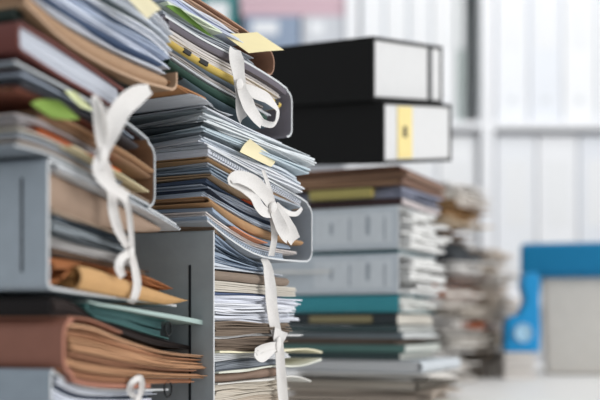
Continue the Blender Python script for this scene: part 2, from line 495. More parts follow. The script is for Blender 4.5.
item(fb, 's', 0, 1, None, 168, '#a3683f', 'crumpled orange-brown envelopes behind the big tan envelope '+W, G, v0=-.003, n=5, jit=.005, streak=.25, name='envelope_bundle', cat='envelopes')
rb = ribbon(fr, 'ribbon_tie', [(114, 184, 10, .006, 0), (112, 203, 11, .010, 5), (117, 226, 10, .012, -8), (126, 245, 7, .012, 0), (131, 253, 7, .012, 0), (135, 270, 9, .013, 10), (137, 285, 9, .016, 0), (134, 298, 8, .016, 0), (130, 303, 7, .010, 0)], RIB, t)
ribbon(fr, 'bow_loop', [(132, 252, 6, .014, 0), (131, 232, 6, .016, 10), (129, 212, 6, .016, 20), (125, 198, 7, .014, 10), (120, 188, 7, .010, 0)], RIB, rb)
ribbon(fr, 'tail', [(131, 252, 6, .016, 10), (122, 258, 10, .018, 15), (119, 267, 10, .019, 0), (123, 277, 7, .018, -10)], RIB, rb)
knot(fr, 131, 253, 6, 12, .016, RIB, rb)

# grey folder with the spine away, open side to the left
A1D = (14, .88, 68)
S1D_T = [(14, 60), (60, 84), (100, 106), (130, 124), (152, 142)]
fr = Frame(*A1D, [(14, 146), (47, 155), (100, 181), (150, 206.5)], S1D_T)
L = fr.uof(155)
t, fi = faldone(fr, 'right', L, '#858d95', 'grey tied archive folder with rounded spine, bulging with coloured papers, front stack', r=.016, thick=.0024, lining='#86664e', edge='#bcc0c3')
W = 'in the bulging round-spined folder of front stack'; G = 'papers in the bulging front folder'
for kd, a, b, x0, x1, c, d, kw in [
    ('f', .0, .09, None, 150, '#a08d7c', 'beige folder lying lowest', dict(inner='#b9b2aa', side='front')),
    ('s', .09, .17, None, 130, '#9da3aa', 'grey sheaf', {}),
    ('p', .17, .195, 60, 148, '#ecdfb8', 'cream sheet with a pointed corner', dict(v0=-.010)),
    ('s', .20, .24, None, 133, '#c9c3b8', 'thin off-white sheaf', {}),
    ('f', .24, .31, 40, 122, '#d2692c', 'bright orange folder', dict(inner='#c9a58a', side='front', n=3)),
    ('s', .31, .44, None, 112, '#a9a4a5', 'ragged light grey sheaf', dict(jit=.005)),
    ('n', .44, .53, 42, 153, '#98785e', 'lower tan folder with rounded edge', dict(v0=.003, inner='#94765c', name='paper_folder', cat='folder')),
    ('n', .53, .63, 50, 153.5, '#ab8767', 'upper tan folder with rounded edge', dict(v0=.0, inner='#94765c', name='paper_folder', cat='folder')),
    ('f', .70, .775, None, 105, '#7b4a3b', 'reddish brown folder', dict(inner='#b08b6c', n=4)),
    ('f', .77, .86, 24, 140, '#4a4a4f', 'dark grey folder', dict(inner='#55535a', n=4)),
    ('s', .91, .96, None, 141, '#9aa4b2', 'blue-grey sheaf', {}),
    ('f', .96, 1.0, 20, 144, '#3d2d2b', 'thin dark maroon folder', dict(inner='#5f4a48', n=2))]:
    item(fi, kd, a, b, x0, x1, c, d+' '+W, G, **kw)
sheet('paper_sheet', [fr.face(31, 104, .003), fr.face(60, 101, .010), fr.face(80, 119, .009), fr.face(52, 118, .002)], '#809c4a', 'grass green sheet hanging from the bulging round-spined front folder', 'paper', G, bend=.007)
sheet('paper_sheet', [fr.face(65, 91, .003), fr.face(76, 92, .006), fr.face(95, 112, .006), fr.face(80, 107, .003)], '#e1e8b6', 'pale lime sheet hanging beside the bow of the bulging front folder', 'paper', G, bend=.002)
rb = ribbon(fr, 'ribbon_tie', [(112, 110, 15, .008, 0), (106, 135, 13, .014, 10), (102, 155, 10, .018, 0), (106, 172, 15, .015, 5), (112, 190, 15, .008, 0)], RIB, t)
ribbon(fr, 'bow_loop', [(103, 152, 11, .020, 0), (100, 132, 11, .024, 20), (97, 112, 9, .026, 35), (95, 98, 7, .024, 20), (101, 112, 9, .023, 0), (104, 150, 10, .021, 0)], RIB, rb)
ribbon(fr, 'tail', [(102, 154, 12, .022, 0), (110, 132, 19, .026, 10), (122, 108, 21, .028, 0), (136, 96, 20, .030, -10), (150, 89, 10, .032, 0)], RIB, rb).name = 'tail'
ribbon(fr, 'tail', [(102, 154, 12, .021, 0), (98, 168, 13, .023, 0), (104, 180, 15, .024, 10), (116, 190, 12, .024, 0), (128, 198, 11, .024, 0)], RIB, rb)
knot(fr, 103, 155, 9, 16, .022, RIB, rb)

# maroon book
S1M_T = [(20, 21), (60, 45), (100, 72), (126, 90)]
fr = Frame(20, .885, 68, [(14, 47), (60, 77), (100, 100), (130, 119)], S1M_T)
t = thing('bound_ledger', fr.pos(.1, .15, 0), 'maroon hardback ledger with pale page edges in front stack', 'book')
L = fr.uof(124); th = .0032; m = board('#6b3a34')
pa = [(0.0, fr.z(0, 0)), (-.003, fr.z(0, .2)), (-.004, fr.z(0, .5)), (-.003, fr.z(0, .8)), (0.0, fr.z(0, 1))]
ve, fa = pathsolid(fr, pa[::-1], 0, .3, .003); link('spine', ve, fa, m, t, smooth=True)
ve, fa = rings_mesh(fr, 0, L, 0, .3, [(0, 0, 0, 0, 0, 0), (0, th, 0, 0, 0, 0)], nv=2); link('back_cover', ve, fa, m, t)
ve, fa = rings_mesh(fr, 0, L, 0, .3, [(1, -th, 0, 0, 0, 0), (1, 0, 0, 0, 0, 0)], nv=2); link('front_cover', ve, fa, m, t)
ve, fa = rings_mesh(fr.sub(0, 1, th+.0002, th+.0002), .004, L-.006, .003, .296, sheaf_rings(8, .0004, .1, .0006)); o = link('pages', ve, fa, mat('#c3c8d2', streak=.06), t)
# dark green folder
S1G_T = [(14, 4), (40, 20), (60, 39), (100, 64.5), (140, 82), (165, 89.5)]
fr = Frame(16, .885, 68, [(20, 20.5), (60, 44.5), (100, 71.5), (126, 89), (165, 106)], S1G_T)
item(fr, 'f', 0, 1, None, 150, '#1f2b26', 'dark green folder between the maroon ledger and tan folder', 'loose folders in the front stack', inner='#2a2f2c', side='left', v0=.004)
# tan folder at the top
S1E_B = [(25, 5), (60, 38.5), (100, 64), (140, 82), (165, 89)]
fr = Frame(25, .89, 66, S1E_B, [(25, -80), (100, -35), (150, 2), (172, 30)])
L = fr.uof(177)
t, fi = faldone(fr, 'right', L, '#a98a6e', 'tan archive folder full of white papers topping the front stack', r=.012, thick=.003, top=False, stub=.022, edge='#b89a80')
W = 'in the tan folder topping front stack'; G = 'papers in the tan top folder'
for kd, a, b, x0, x1, c, d, kw in [
    ('n', .0, .20, None, 170, '#ab8b6e', 'tan card wallet lying lowest', dict(v0=.004, inner='#a8876a', name='paper_folder', cat='folder')),
    ('s', .22, .31, None, 171, '#c9cdd6', 'pale grey sheaf just above the tan wallet', dict(jit=.003)),
    ('f', .31, .36, None, 164, '#5c6f8e', 'thin blue folder', dict(inner='#aebad0')),
    ('s', .36, .46, None, 174, '#d3dae8', 'pale blue sheaf above thin blue folder', dict(jit=.003)),
    ('s', .46, .55, None, 172, '#bcc8dd', 'light blue sheaf at mid height', dict(jit=.003)),
    ('f', .55, .585, None, 166, '#55667f', 'thin slate folder', dict(inner='#b7c1d2')),
    ('s', .585, .70, None, 173, '#e2e6ee', 'thick white sheaf', dict(jit=.003)),
    ('f', .70, .74, None, 158, '#5c6b70', 'grey-green folder', dict(inner='#c2c9cf')),
    ('s', .74, .84, None, 170, '#ccd3dc', 'pale grey-blue sheaf near the top', dict(jit=.003)),
    ('s', .84, .93, None, 168, '#dfe3ea', 'white sheaf second from the top', dict(jit=.003)),
    ('s', .93, 1.0, None, 160, '#c3cad4', 'topmost grey-white sheaf', {})]:
    item(fi, kd, a, b, x0, x1, c, d+' '+W, G, **kw)

sheet('paper_note', [(122, -8, 1.00), (147, -4, 1.03), (161, 9, 1.04), (147, 19, .985)], '#ece2bd', 'cream note hanging out of the tan folder topping the front stack', 'note')

# =================================================================== STACK TWO (middle, in focus)
A2 = (213, 1.2, 67.5)
S2A_T = [(213, 230), (235, 246), (262, 261), (300, 267)]
S2A_M = [(213, 268.5), (255, 273), (299, 278)]
fr = Frame(*A2, None, S2A_T)
L = fr.uof(294)
t, fi = faldone(fr, 'left', L, '#9ba2a5', 'big grey tied archive folder with slotted spine at base of middle stack', thick=.0028, r=.003, top=False)
slot(fr, t, 190, 265, 420, 2.6)
W = 'in the big slotted middle-stack folder'; G = 'papers in the big grey folder'
def fy(y): return (448-y)/(448-268.5)
full = fi; fi = Frame(*A2, [(213, 447.5), (299, 428)], S2A_M, warp=.006)
fw = Frame(*A2, [(213, 268), (255, 272.5), (299, 277.5)], [(213, 231.5), (235, 247.5), (262, 262), (299, 269)], warp=.02)
for kd, a, b, x0, x1, c, d, kw in [
    ('s', 448, 424, None, 288, '#c7bcae', 'lowest cream sheaf', {}), ('s', 424, 403, None, 287, '#bfb2a2', 'second cream sheaf from the bottom', {}),
    ('s', 403, 386, None, 288, '#cfc6b8', 'cream sheaf under the brown folder', dict(jit=.003)),
    ('p', 386, 384, None, 309, '#dcdad4', 'white sheet with its end bent down', dict(v0=-.003, curl=-.010, length=.28)),
    ('n', 384, 374, None, 287, '#8a7466', 'brown folder', dict(inner='#8a7a6c', name='paper_folder', cat='folder', n=4)),
    ('p', 374, 371.5, None, 322, '#dedfd2', 'lower long white sheet sticking far out', dict(v0=-.004, curl=.006)),
    ('f', 371.5, 362.5, None, 286, '#596069', 'slate grey folder', dict(inner='#8a9098', side='left')),
    ('s', 362.5, 355, None, 291, '#dfe1e4', 'white sheaf on the slate folder', dict(jit=.003)),
    ('p', 355, 352.5, None, 322, '#e9e2c4', 'cream sheet sticking far out with curled tip', dict(v0=-.004, curl=-.006)),
    ('s', 352.5, 338, None, 281, '#77685b', 'lower dark brown sheaf', dict(jit=.003, streak=.25)),
    ('s', 338, 335.5, None, 303, '#e0e0e0', 'thin white sheaf between the brown sheaves', {}),
    ('s', 335.5, 322, None, 284, '#7d6e60', 'upper dark brown sheaf', dict(jit=.003, streak=.25)),
    ('s', 322, 312, None, 301, '#dde0e8', 'lowest of the white sheaves under the cream booklet', dict(jit=.005, n=6)),
    ('s', 312, 302, None, 296, '#e6e8ee', 'middle white sheaf', dict(jit=.004, n=6)),
    ('s', 302, 294, None, 298, '#e2e5ee', 'upper white sheaf', dict(jit=.004, n=5)),
    ('f', 294, 291, None, 285, '#5f6f92', 'thin blue folder', dict(inner='#c9d0de', n=2)),
    ('s', 291, 280, None, 299, '#c9c2b6', 'cream booklet', dict(jit=.001, n=5, name='booklet', cat='booklet')),
    ('n', 280, 269, None, 290, '#8a7a6c', 'taupe folder', dict(inner='#8f8276', name='paper_folder', cat='folder'))]:
    item(fi, kd, max(0, fy(a)), min(1, fy(b)), x0, x1, c, d+' '+W, G, **kw)
for kd, a, b, x0, x1, c, d, kw in [
    ('s', .0, .18, None, 290, '#c3cad4', 'pale blue-grey sheaf', dict(jit=.004)),
    ('f', .18, .36, None, 268, '#4f6177', 'steel blue folder', dict(inner='#a8b4c4', side='left')),
    ('s', .36, .58, None, 272, '#93a1b2', 'dusty blue sheaf', dict(jit=.004)),
    ('f', .58, .72, None, 262, '#33414f', 'dark navy folder', dict(inner='#8b97a8', side='left')),
    ('s', .72, 1.0, None, 275, '#8796a8', 'topmost blue-grey sheaf', dict(jit=.004))]:
    item(fw, kd, a, b, x0, x1, c, d+' '+W, G, **kw)
rb = ribbon(fr, 'ribbon_tie', [(262, 258, 5, .005, 0), (267, 266, 10, .007, 0), (270, 285, 13, .009, 0), (272, 310, 14, .009, 5), (276, 332, 12, .010, 0), (279, 345, 10, .011, 0), (281, 375, 11, .010, -5), (283, 400, 12, .009, 0), (284, 425, 12, .006, 0)], RIB, t)
ribbon(fr, 'tail', [(278, 346, 8, .013, 0), (279, 338, 14, .015, 0), (281, 330, 16, .016, 0)], RIB, rb)
knot(fr, 278, 344, 6, 14, .014, RIB, rb)
ribbon(fr, 'bow_loop', [(276, 345, 6, .013, 0), (266, 347, 9, .018, 25), (256, 352, 11, .02, 30), (262, 358, 9, .018, 20), (276, 347, 6, .013, 0)], RIB, rb)

# brown notebook lying on the spine top behind
fb = Frame(213, 1.196, 67.5, [(213, 229.6), (235, 245.6)], [(213, 222.5), (225, 237), (235, 245)])
item(fb, 's', 0, 1, None, 229, '#7d6a58', 'brown pad lying on the spine of the big slotted middle-stack folder', G, v0=.002, n=3, jit=.0015, name='paper_pad', cat='pad', skew=0)
# folder with rounded spine in the middle
A2B = (207, 1.19, 62)
S2B_T = [(207, 145), (240, 163), (270, 180), (300, 197), (310, 204)]
fr = Frame(*A2B, [(207, 221.5), (225, 236.5), (250, 252.5), (270, 259), (300, 262), (312, 262)], S2B_T, warp=.012)
L = fr.uof(312)
t, fi = faldone(fr, 'right', L, '#a9b0b8', 'pale grey tied archive folder with rounded spine, middle stack', r=.016, thick=.0022)
W = 'in the pale grey folder of middle stack'; G = 'papers in the pale grey folder'
for kd, a, b, x0, x1, c, d, kw in [
    ('b', .0, .08, None, 285, '#b4c0cf', 'wire-bound pale blue notebook lying lowest', dict(v0=.001, n=4)),
    ('s', .08, .15, None, 303, '#dcd3ce', 'pinkish white sheaf', dict(jit=.003)),
    ('p', .15, .17, 232, 264, '#d08a66', 'small orange sheet', dict(v0=-.002)),
    ('s', .18, .245, None, 300, '#9dadc0', 'mid blue sheaf', dict(jit=.003)),
    ('n', .245, .35, None, 303, '#b48d66', 'tan folder below the light blue sheaves', dict(inner='#a58262', name='paper_folder', cat='folder', v0=.0)),
    ('s', .35, .44, None, 296, '#bfcbda', 'light blue sheaf above the tan folder', dict(jit=.004)),
    ('f', .44, .475, None, 285, '#2b3648', 'thin navy folder', dict(inner='#93a2b8')),
    ('s', .475, .56, None, 292, '#c7d0de', 'pale blue sheaf above the navy folder', dict(jit=.004)),
    ('s', .56, .60, None, 288, '#46546a', 'dark blue sheets', dict(jit=.003)),
    ('p', .60, .62, 243, 266, '#cf5a34', 'red-orange sheet', dict(v0=-.004)),
    ('n', .625, .70, None, 262, '#b79d80', 'sand folder curling down', dict(inner='#c9b9a4', name='paper_folder', cat='folder', v0=.0)),
    ('s', .70, .79, None, 298, '#93a2b1', 'steel blue sheaf under the spotted notebook', dict(jit=.004)),
    ('s', .79, .84, None, 296, '#a5adb6', 'grey sheaf', dict(jit=.003)),
    ('n', .84, .90, None, 303, '#a88763', 'brown folder under the white notebook', dict(inner='#b2977a', name='paper_folder', cat='folder')),
    ('b', .90, 1.0, None, 302, '#dfe2ea', 'white wire-bound notebook lying topmost', dict(v0=-.001, n=5))]:
    item(fi, kd, a, b, x0, x1, c, d+' '+W, G, **kw)
rb = ribbon(fr, 'ribbon_tie', [(263, 170, 4, .006, 0), (268, 185, 6, .010, 15), (272, 205, 9, .012, 0), (274, 225, 8, .012, 0), (274, 240, 7, .013, 0), (271, 256, 7, .006, 0)], RIB, t)
ribbon(fr, 'bow_loop', [(272, 207, 10, .014, 0), (266, 196, 13, .02, 10), (254, 183, 15, .024, 10), (238, 177, 13, .026, 0), (230, 181, 9, .024, 20), (240, 188, 10, .021, 30), (252, 196, 12, .019, 15), (262, 210, 12, .017, 5), (272, 214, 8, .014, 0)], RIB, rb)
ribbon(fr, 'tail', [(274, 208, 11, .016, 0), (282, 218, 15, .02, 10), (289, 230, 16, .022, 0), (295, 241, 13, .022, -10)], RIB, rb)
ribbon(fr, 'tail', [(273, 208, 9, .017, 0), (279, 222, 12, .022, -10), (284, 233, 13, .024, 0), (288, 239, 11, .024, 10)], RIB, rb)
ribbon(fr, 'tail', [(276, 205, 7, .016, 0), (286, 212, 6, .02, 10), (296, 214, 5, .022, 20), (302, 208, 3, .022, 0)], RIB, rb)
knot(fr, 273, 207, 7, 10, .018, RIB, rb)

# loose papers between the two folders
S2C_T = [(150, 72), (195, 92), (213, 102.5), (240, 117.5), (275, 135), (300, 149)]
fr = Frame(205, 1.19, 62, [(207, 144.5), (240, 162.5), (270, 179.5), (300, 196.5)], S2C_T, warp=.012)
G = 'loose papers in the middle stack'; W = 'lying loose in the middle stack'
for kd, a, b, x0, x1, c, d, kw in [
    ('s', .0, .15, None, 298, '#e4e7ec', 'white sheaf on the white notebook', dict(jit=.004, skew=.1)),
    ('s', .15, .27, None, 295, '#ced6de', 'pale blue sheaf', dict(jit=.004, skew=.12)),
    ('f', .27, .33, None, 272, '#70797f', 'mid grey folder', dict(inner='#a9b0b6')),
    ('s', .33, .45, None, 294, '#c0ced6', 'blue-grey sheaf with a long tip', dict(jit=.003, v0=.0, skew=.16, n=4)),
    ('f', .45, .52, None, 262, '#4a5358', 'dark slate folder', dict(inner='#7d868c')),
    ('s', .52, .68, None, 297, '#e2e7ea', 'light grey sheaf with the longest tip', dict(jit=.003, v0=.0, skew=.20, n=5)),
    ('s', .68, .76, None, 293, '#d8dee2', 'pale grey sheaf with a pointed tip', dict(jit=.003, v0=.0, skew=.14, n=3)),
    ('f', .76, .81, None, 270, '#8d979c', 'light grey folder', dict(inner='#b5bcc1')),
    ('s', .81, .88, None, 283, '#d5d9e0', 'white sheaf near the dark green folder', dict(jit=.005, skew=.05)),
    ('f', .88, .90, None, 232, '#3f4649', 'charcoal folder', dict(inner='#6f777b')),
    ('s', .90, .93, 188, 232, '#dde0e6', 'crumpled white sheaf', dict(jit=.006, v0=-.006)),
    ('s', .93, .995, 168, 206, '#b58258', 'crumpled orange-brown envelopes', dict(v0=.0, jit=.006, name='envelope_bundle', cat='envelopes'))]:
    item(fr, kd, a, b, x0, x1, c, d+' '+W, G, **kw)
sheet('paper_note', [(240, 152, 1.245), (250, 139, 1.255), (277, 159, 1.32), (271, 167, 1.31)], '#efe4bd', 'cream sticky note sticking out over the white notebook in middle stack', 'note', bend=.002)

# top grey-violet folder
A2D = (165, 1.17, 58)
S2D_T = [(165, 15), (200, 37), (240, 58), (275, 79), (292, 92)]
fr = Frame(*A2D, [(165, 68), (180, 79), (213, 101), (240, 116), (275, 133.5), (292, 139)], S2D_T)
L = fr.uof(292)
t, fi = faldone(fr, 'right', L, '#8d8891', 'grey-violet tied archive folder with padded lid near the top of middle stack', r=.014, thick=.0026, bottom=False)
pad = rings_mesh(fr.sub(1, 1, -0.0, -.0), 0.006, L-.016, -.001, .32, [(1, -.011, .001, .001, .001, 0), (1, -.009, 0, 0, 0, 0), (1, -.004, 0, 0, 0, 0), (1, -.0028, .001, .001, .001, 0)], nv=2)
o = link('padded_lining', *pad, cloth('#6e6970'), t, smooth=True); o['label'] = 'dark violet-grey padded lining'
fi = fi.sub(0, 1, 0, .0088)
W = 'in the grey-violet folder of middle stack'; G = 'papers in the grey-violet folder'
yl = None
for kd, a, b, x0, x1, c, d, kw in [
    ('f', .0, .10, 185, 268, '#5f7077', 'blue-grey folder lying lowest', dict(inner='#93a0a6')),
    ('n', .11, .32, None, 268, '#2f4a40', 'dark green folder', dict(inner='#3c5a4e', name='paper_folder', cat='folder')),
    ('s', .32, .38, None, 275, '#c4c6ca', 'pale grey sheaf on the dark green folder', dict(jit=.003)),
    ('s', .38, .52, None, 270, '#a59f9b', 'worn grey-brown sheaf', dict(streak=.3)),
    ('f', .52, .58, None, 276, '#7f8c97', 'blue-grey wallet', dict(inner='#a5afb8')),
    ('n', .58, .76, None, 280, '#d8bc66', 'mustard yellow folder with black marks', dict(inner='#b8964a', name='paper_folder', cat='folder', v0=-.0015)),
    ('s', .76, 1.0, None, 284, '#d3cdc9', 'pinkish white sheaf under the padded lid', dict(jit=.002))]:
    o = item(fi, kd, a, b, x0, x1, c, d+' '+W, G, **kw)
    if 'mustard' in d: yl = (o, fi.sub(a, b))
for x0, x1 in ((182, 189), (198, 206), (262, 268), (273.5, 277)):
    ve, fa = rings_mesh(yl[1], fr.uof(x0), fr.uof(x1), -.0028, .0, [(.2, 0, 0, 0, 0, 0), (.8, 0, 0, .002, -.002, 0)], nu=4, nv=2)
    link('black_mark', ve, fa, board('#1d1c1b'), yl[0])
rb = ribbon(fr, 'ribbon_tie', [(235, 49, 12, .008, 0), (236, 58, 16, .014, 0), (239, 78, 14, .015, 5), (241, 95, 13, .014, 0), (242, 112, 14, .012, 0), (243, 120, 12, .005, 0)], RIB, t)
ribbon(fr, 'bow_loop', [(241, 86, 9, .016, 0), (252, 92, 13, .022, 10), (266, 98, 14, .026, 20), (277, 110, 10, .027, 40), (274, 124, 7, .024, 50), (262, 122, 7, .02, 30), (252, 112, 8, .018, 0), (243, 100, 10, .016, 0)], RIB, rb)
ribbon(fr, 'tail', [(240, 86, 9, .017, 0), (246, 100, 14, .02, 0), (252, 112, 15, .021, 10), (262, 124, 10, .02, 0)], RIB, rb)
knot(fr, 239, 84, 7, 10, .018, RIB, rb)

# kraft folder at the very top with loose papers
fr = Frame(160, 1.17, 58, [(165, 14.4), (200, 36.4), (240, 57.4), (275, 78.4)], [(165, -22), (200, 0), (240, 26), (262, 42)])
L = fr.uof(274)
t, fi = faldone(fr, 'right', L, '#a8806a', 'kraft brown folder open at the top of the middle stack', r=.020, thick=.0016, bottom=False, edge='#b08a74')
W = 'in the kraft folder on middle stack'; G = 'papers in the kraft folder'
for kd, a, b, x0, x1, c, d, kw in [
    ('s', .0, .14, None, 262, '#a7adb4', 'grey sheaf lying lowest', dict(jit=.003)),
    ('s', .14, .20, None, 255, '#bcc4cc', 'pale blue-grey sheaf', dict(jit=.004)),
    ('f', .20, .29, None, 226, '#aeb8b0', 'pale grey-green folder', dict(inner='#c9d0cc', n=3)),
    ('s', .30, .42, None, 218, '#dfe8d2', 'greenish white sheets', dict(v0=-.004, jit=.004)),
    ('s', .42, .56, None, 243, '#ccd2e2', 'lilac-white sheaf', dict(jit=.004)),
    ('s', .56, .72, None, 240, '#b3bdd8', 'periwinkle blue sheaf', dict(jit=.004)),
    ('s', .72, .86, None, 246, '#d9dde6', 'bright white sheaf', dict(jit=.003)),
    ('s', .86, 1.0, None, 244, '#c5a58e', 'topmost buff sheaf', dict(jit=.003))]:
    item(fi, kd, a, b, x0, x1, c, d+' '+W, G, **kw)
sheet('paper_sheet', [fr.face(166, 6, .003), fr.face(181, 9, .010), fr.face(214, 38, .007), fr.face(199, 30, .002)], '#6c9044', 'leaf green sheet hanging from the kraft folder on middle stack', 'paper', G, bend=.003)
sheet('paper_note', [(221, 33, 1.28), (257, 32, 1.33), (284, 50, 1.36), (249, 53, 1.30)], '#ecdfb0', 'cream note with a pointed tip sticking out at top of middle stack', 'note', bend=.002)

# =================================================================== STACK THREE (black boxes)
A3 = (398, 1.9, 65)
def lv(y, fr3=A3): return y
def band(y0, y1, px=398, D=1.9, ang=65, tilt=0.0, slope=0.0):
    f = Frame(px, D, ang, None, None, tilt=tilt)
    z0 = CAMZ+(HOR-y0)*D/F; z1 = CAMZ+(HOR-y1)*D/F
    f.Bp = [(0, z0), (1, z0-slope)]; f.Tp = [(0, z1), (1, z1-slope)]
    return f
G = 'folders under the black boxes'; W = 'under the black boxes'
def bitem(y0, y1, kind, col, label, group, u0=0.0, u1=.24, v0=0.0, px=398, D=1.9, ang=65, **kw):
    f = band(y0, y1, px, D, ang, slope=kw.pop('slope', 0.0))
    kw.setdefault('n', max(2, min(9, round((y0-y1)*D/F/.004))))
    f.uof = lambda q, off=0.0: q
    return item(f, kind, 0, 1, u0 if u0 else None, u1, col, label, group, v0=v0, **kw)
bitem(403, 391, 's', '#a89c90', 'brown-grey sheaf lying on the table '+W, G, v0=-.06, u1=.27, jit=.015)
bitem(391, 381, 'f', '#5f5a52', 'dark taupe folder second from the table '+W, G, v0=-.04, u1=.26, side='front', inner='#b9b0a4')
bitem(381, 374, 's', '#e0dcd6', 'ragged off-white sheaf below the long light grey binder '+W, G, v0=-.07, u1=.27, jit=.02)
bitem(373.5, 361, 'n', '#c0c6cb', 'long light grey binder lying low '+W, G, v0=-.045, u1=.27, inner='#d8d9da', name='paper_folder', cat='folder')
bitem(360.5, 353, 'f', '#3b4a4b', 'dark green-grey folder low '+W, G, v0=.0, side='left', inner='#c7c8c2')
bitem(353, 345, 'f', '#4f6f6a', 'sea green folder low '+W, G, v0=-.012, side='left', inner='#c9ccc6')
bitem(345, 339, 's', '#6b5c52', 'brownish sheaf above the sea green folder '+W, G, v0=.005, jit=.008)
bitem(339, 332, 'f', '#727b80', 'mid grey folder '+W, G, v0=-.006, side='left', inner='#d3d5d4')
bitem(332, 325.5, 'f', '#3c4c4e', 'dark slate green folder '+W, G, v0=.0, side='left', inner='#c3c4c0')
t = bitem(325, 313, 'f', '#30373a', 'charcoal folder with a tan label strip '+W, G, v0=.004, side='left', inner='#cfcac0')
def plate(fr, t, nm, x0, x1, y0, y1, col, out=.0015, lab=None):
    va, vb = fr.vof(x1), fr.vof(x0); ve = []
    for du in (-out, .0006):
        for v, y in ((va, y1), (vb, y1), (vb, y0), (va, y0)):
            p = fr.P+fr.V*v+fr.U*du; s = fr.P.y/F; ve.append(Vector((p.x, p.y, CAMZ+(HOR-y)*s)))
    fa = [(0, 1, 2, 3), (4, 5, 6, 7), (0, 1, 5, 4), (1, 2, 6, 5), (2, 3, 7, 6), (3, 0, 4, 7)]
    o = link(nm, ve, fa, board(col), t)
    if lab: o['label'] = lab
    return o
f3 = Frame(*A3)
f3l = Frame(398, 1.9, 65); f3l.P = f3l.P+f3l.U*.003
plate(f3l, t, 'label_strip', 310, 372, 315.5, 322.5, '#857c5c', .0032, 'tan label strip')
bitem(312, 294.5, 'n', '#3a8b96', 'teal box folder below the light grey lever binders', G, v0=.0, inner='#cfd0cc', side='left', jit=.01)
# two light grey lever binders lying flat, spines to the viewer
def binder(px, D, ang, y0, y1, L, Lv, col, label, group, inner='#dcdcda', th=.003, tilt=0.0, cat='binder', name='lever_binder', jit=.012):
    f = band(y0, y1, px, D, ang, tilt=tilt)
    t, fi = faldone(f, 'left', L, col, label, thick=th, r=.003, Lv=Lv, name=name, group=group, cat=cat)
    ve, fa = rings_mesh(fi, .006, L-.006, -.022, Lv-.03, sheaf_rings(9, jit, .3, .012)); link('sheets', ve, fa, mat(inner, streak=.25, zscale=300), t)
    return f, t
for y0, y1, lab, dy in ((293.5, 253, 'light grey lever binder lying flat on the teal folder', 0), (248.5, 205, 'light grey lever binder under brown folders below the black boxes', 0)):
    f, t = binder(398, 1.9, 65, y0, y1, .24, .32, '#bdc5cc', lab, 'light grey lever binders')
    h = y0-y1
    plate(f, t, 'spine_label', 314, 392, y1+h*.14, y0-h*.14, '#cbd1d6', .0008)
    for x, w, a, b in ((330, 3, .35, .62), (349, 1.5, .25, .8), (366, 4, .22, .66), (384, 1.5, .25, .8)):
        plate(f, t, 'printed_mark', x, x+w, y1+h*a, y1+h*b, '#9aa2aa', .0014)
bitem(252.5, 249, 'f', '#3f6f77', 'thin teal folder between the light grey lever binders', G, v0=.002, side='left', inner='#aebcbd', n=2)
bitem(204.5, 197, 'f', '#3a2a2c', 'dark maroon folder on the upper light grey binder', G, v0=-.006, side='left', inner='#d8cfcf', u1=.26)
bitem(196.5, 186, 's', '#8b8fa0', 'lilac-grey sheaf with a bright yellow file beside it '+W, G, v0=-.008, u1=.25, jit=.01, u0=.004)
t = bitem(196, 186.5, 'f', '#a3985c', 'yellow file among brown folders '+W, G, v0=.05, u1=.02, side='left', u0=-.012, inner='#d8c472', length=.13)
bitem(184.5, 177, 'n', '#7d6254', 'lower brown envelope right '+W, G, v0=-.012, u1=.27, inner='#a58367', u0=-.008, jit=.006)
bitem(177, 171, 'n', '#8f7464', 'middle brown envelope right '+W, G, v0=-.02, u1=.25, inner='#b08c70', u0=-.004, jit=.006, skew=.03)
bitem(171, 164.5, 'n', '#6b4a3c', 'dark brown envelope touching the lower black box', G, v0=-.004, u1=.28, inner='#8c6650', u0=.004, jit=.006)
# black boxes
def blackbox(y0, y1, px, label, tilt, extra):
    D = 1.88; f = band(y0, y1, px, D, 53, tilt=tilt, slope=-.15); L = .268; Lv = .3
    t = thing('box_file', f.pos(L/2, Lv/2, 0), label, 'box file', 'black box files on the third stack')
    th = .007; m = board('#0c0c0c', .8)
    # shell: floor, lid, far side, near side
    for nm, a in (('lid', (1, -th, 1, 0)), ('base', (0, 0, 0, th))):
        ve, fa = rings_mesh(f, 0, L, 0, Lv, [(a[0], a[1], 0, 0, 0, 0), (a[2], a[3], 0, 0, 0, 0)], nv=2); link(nm, ve, fa, m, t)
    zb, zt = f.z(0, 0)+th, f.z(0, 1)-th
    for nm, u in (('side_panel', 0.0), ('side_panel', L-th)):
        ve, fa = rings_mesh(f, u, u+th, 0, Lv, [(0, th, 0, 0, 0, 0), (1, -th, 0, 0, 0, 0)], nu=2, nv=2); link(nm, ve, fa, m, t)
    ve, fa = rings_mesh(f, th, L-th, .002, Lv-.002, [(0, th, 0, 0, 0, 0), (1, -th, 0, 0, 0, 0)], nu=3, nv=2)
    o = link('spine_label', ve, fa, mat('#d6d6d6', .6, .02, 20, 'board'), t); o['label'] = 'white spine label'
    for nm, ua, ub, fa0, fb0, col in extra:
        ve, fa = rings_mesh(f, L*ua, L*ub, -.0012 if 'mark' in nm else -.0004, .004, [(fa0, 0, 0, 0, 0, 0), (fb0, 0, 0, 0, 0, 0)], nu=2, nv=2)
        link(nm, ve, fa, board(col), t)
    return t
blackbox(164, 100.5, 383, 'lower black box file with a yellow stripe on its white end', .08, [('yellow_stripe', .20, .40, .08, .92, '#ead795'), ('printed_mark', .27, .32, .42, .60, '#4a4436')])
blackbox(100, 36, 373, 'upper black box file with white end, top of the third stack', .08, [('black_stripe', .78, .83, .06, .94, '#26282b')])

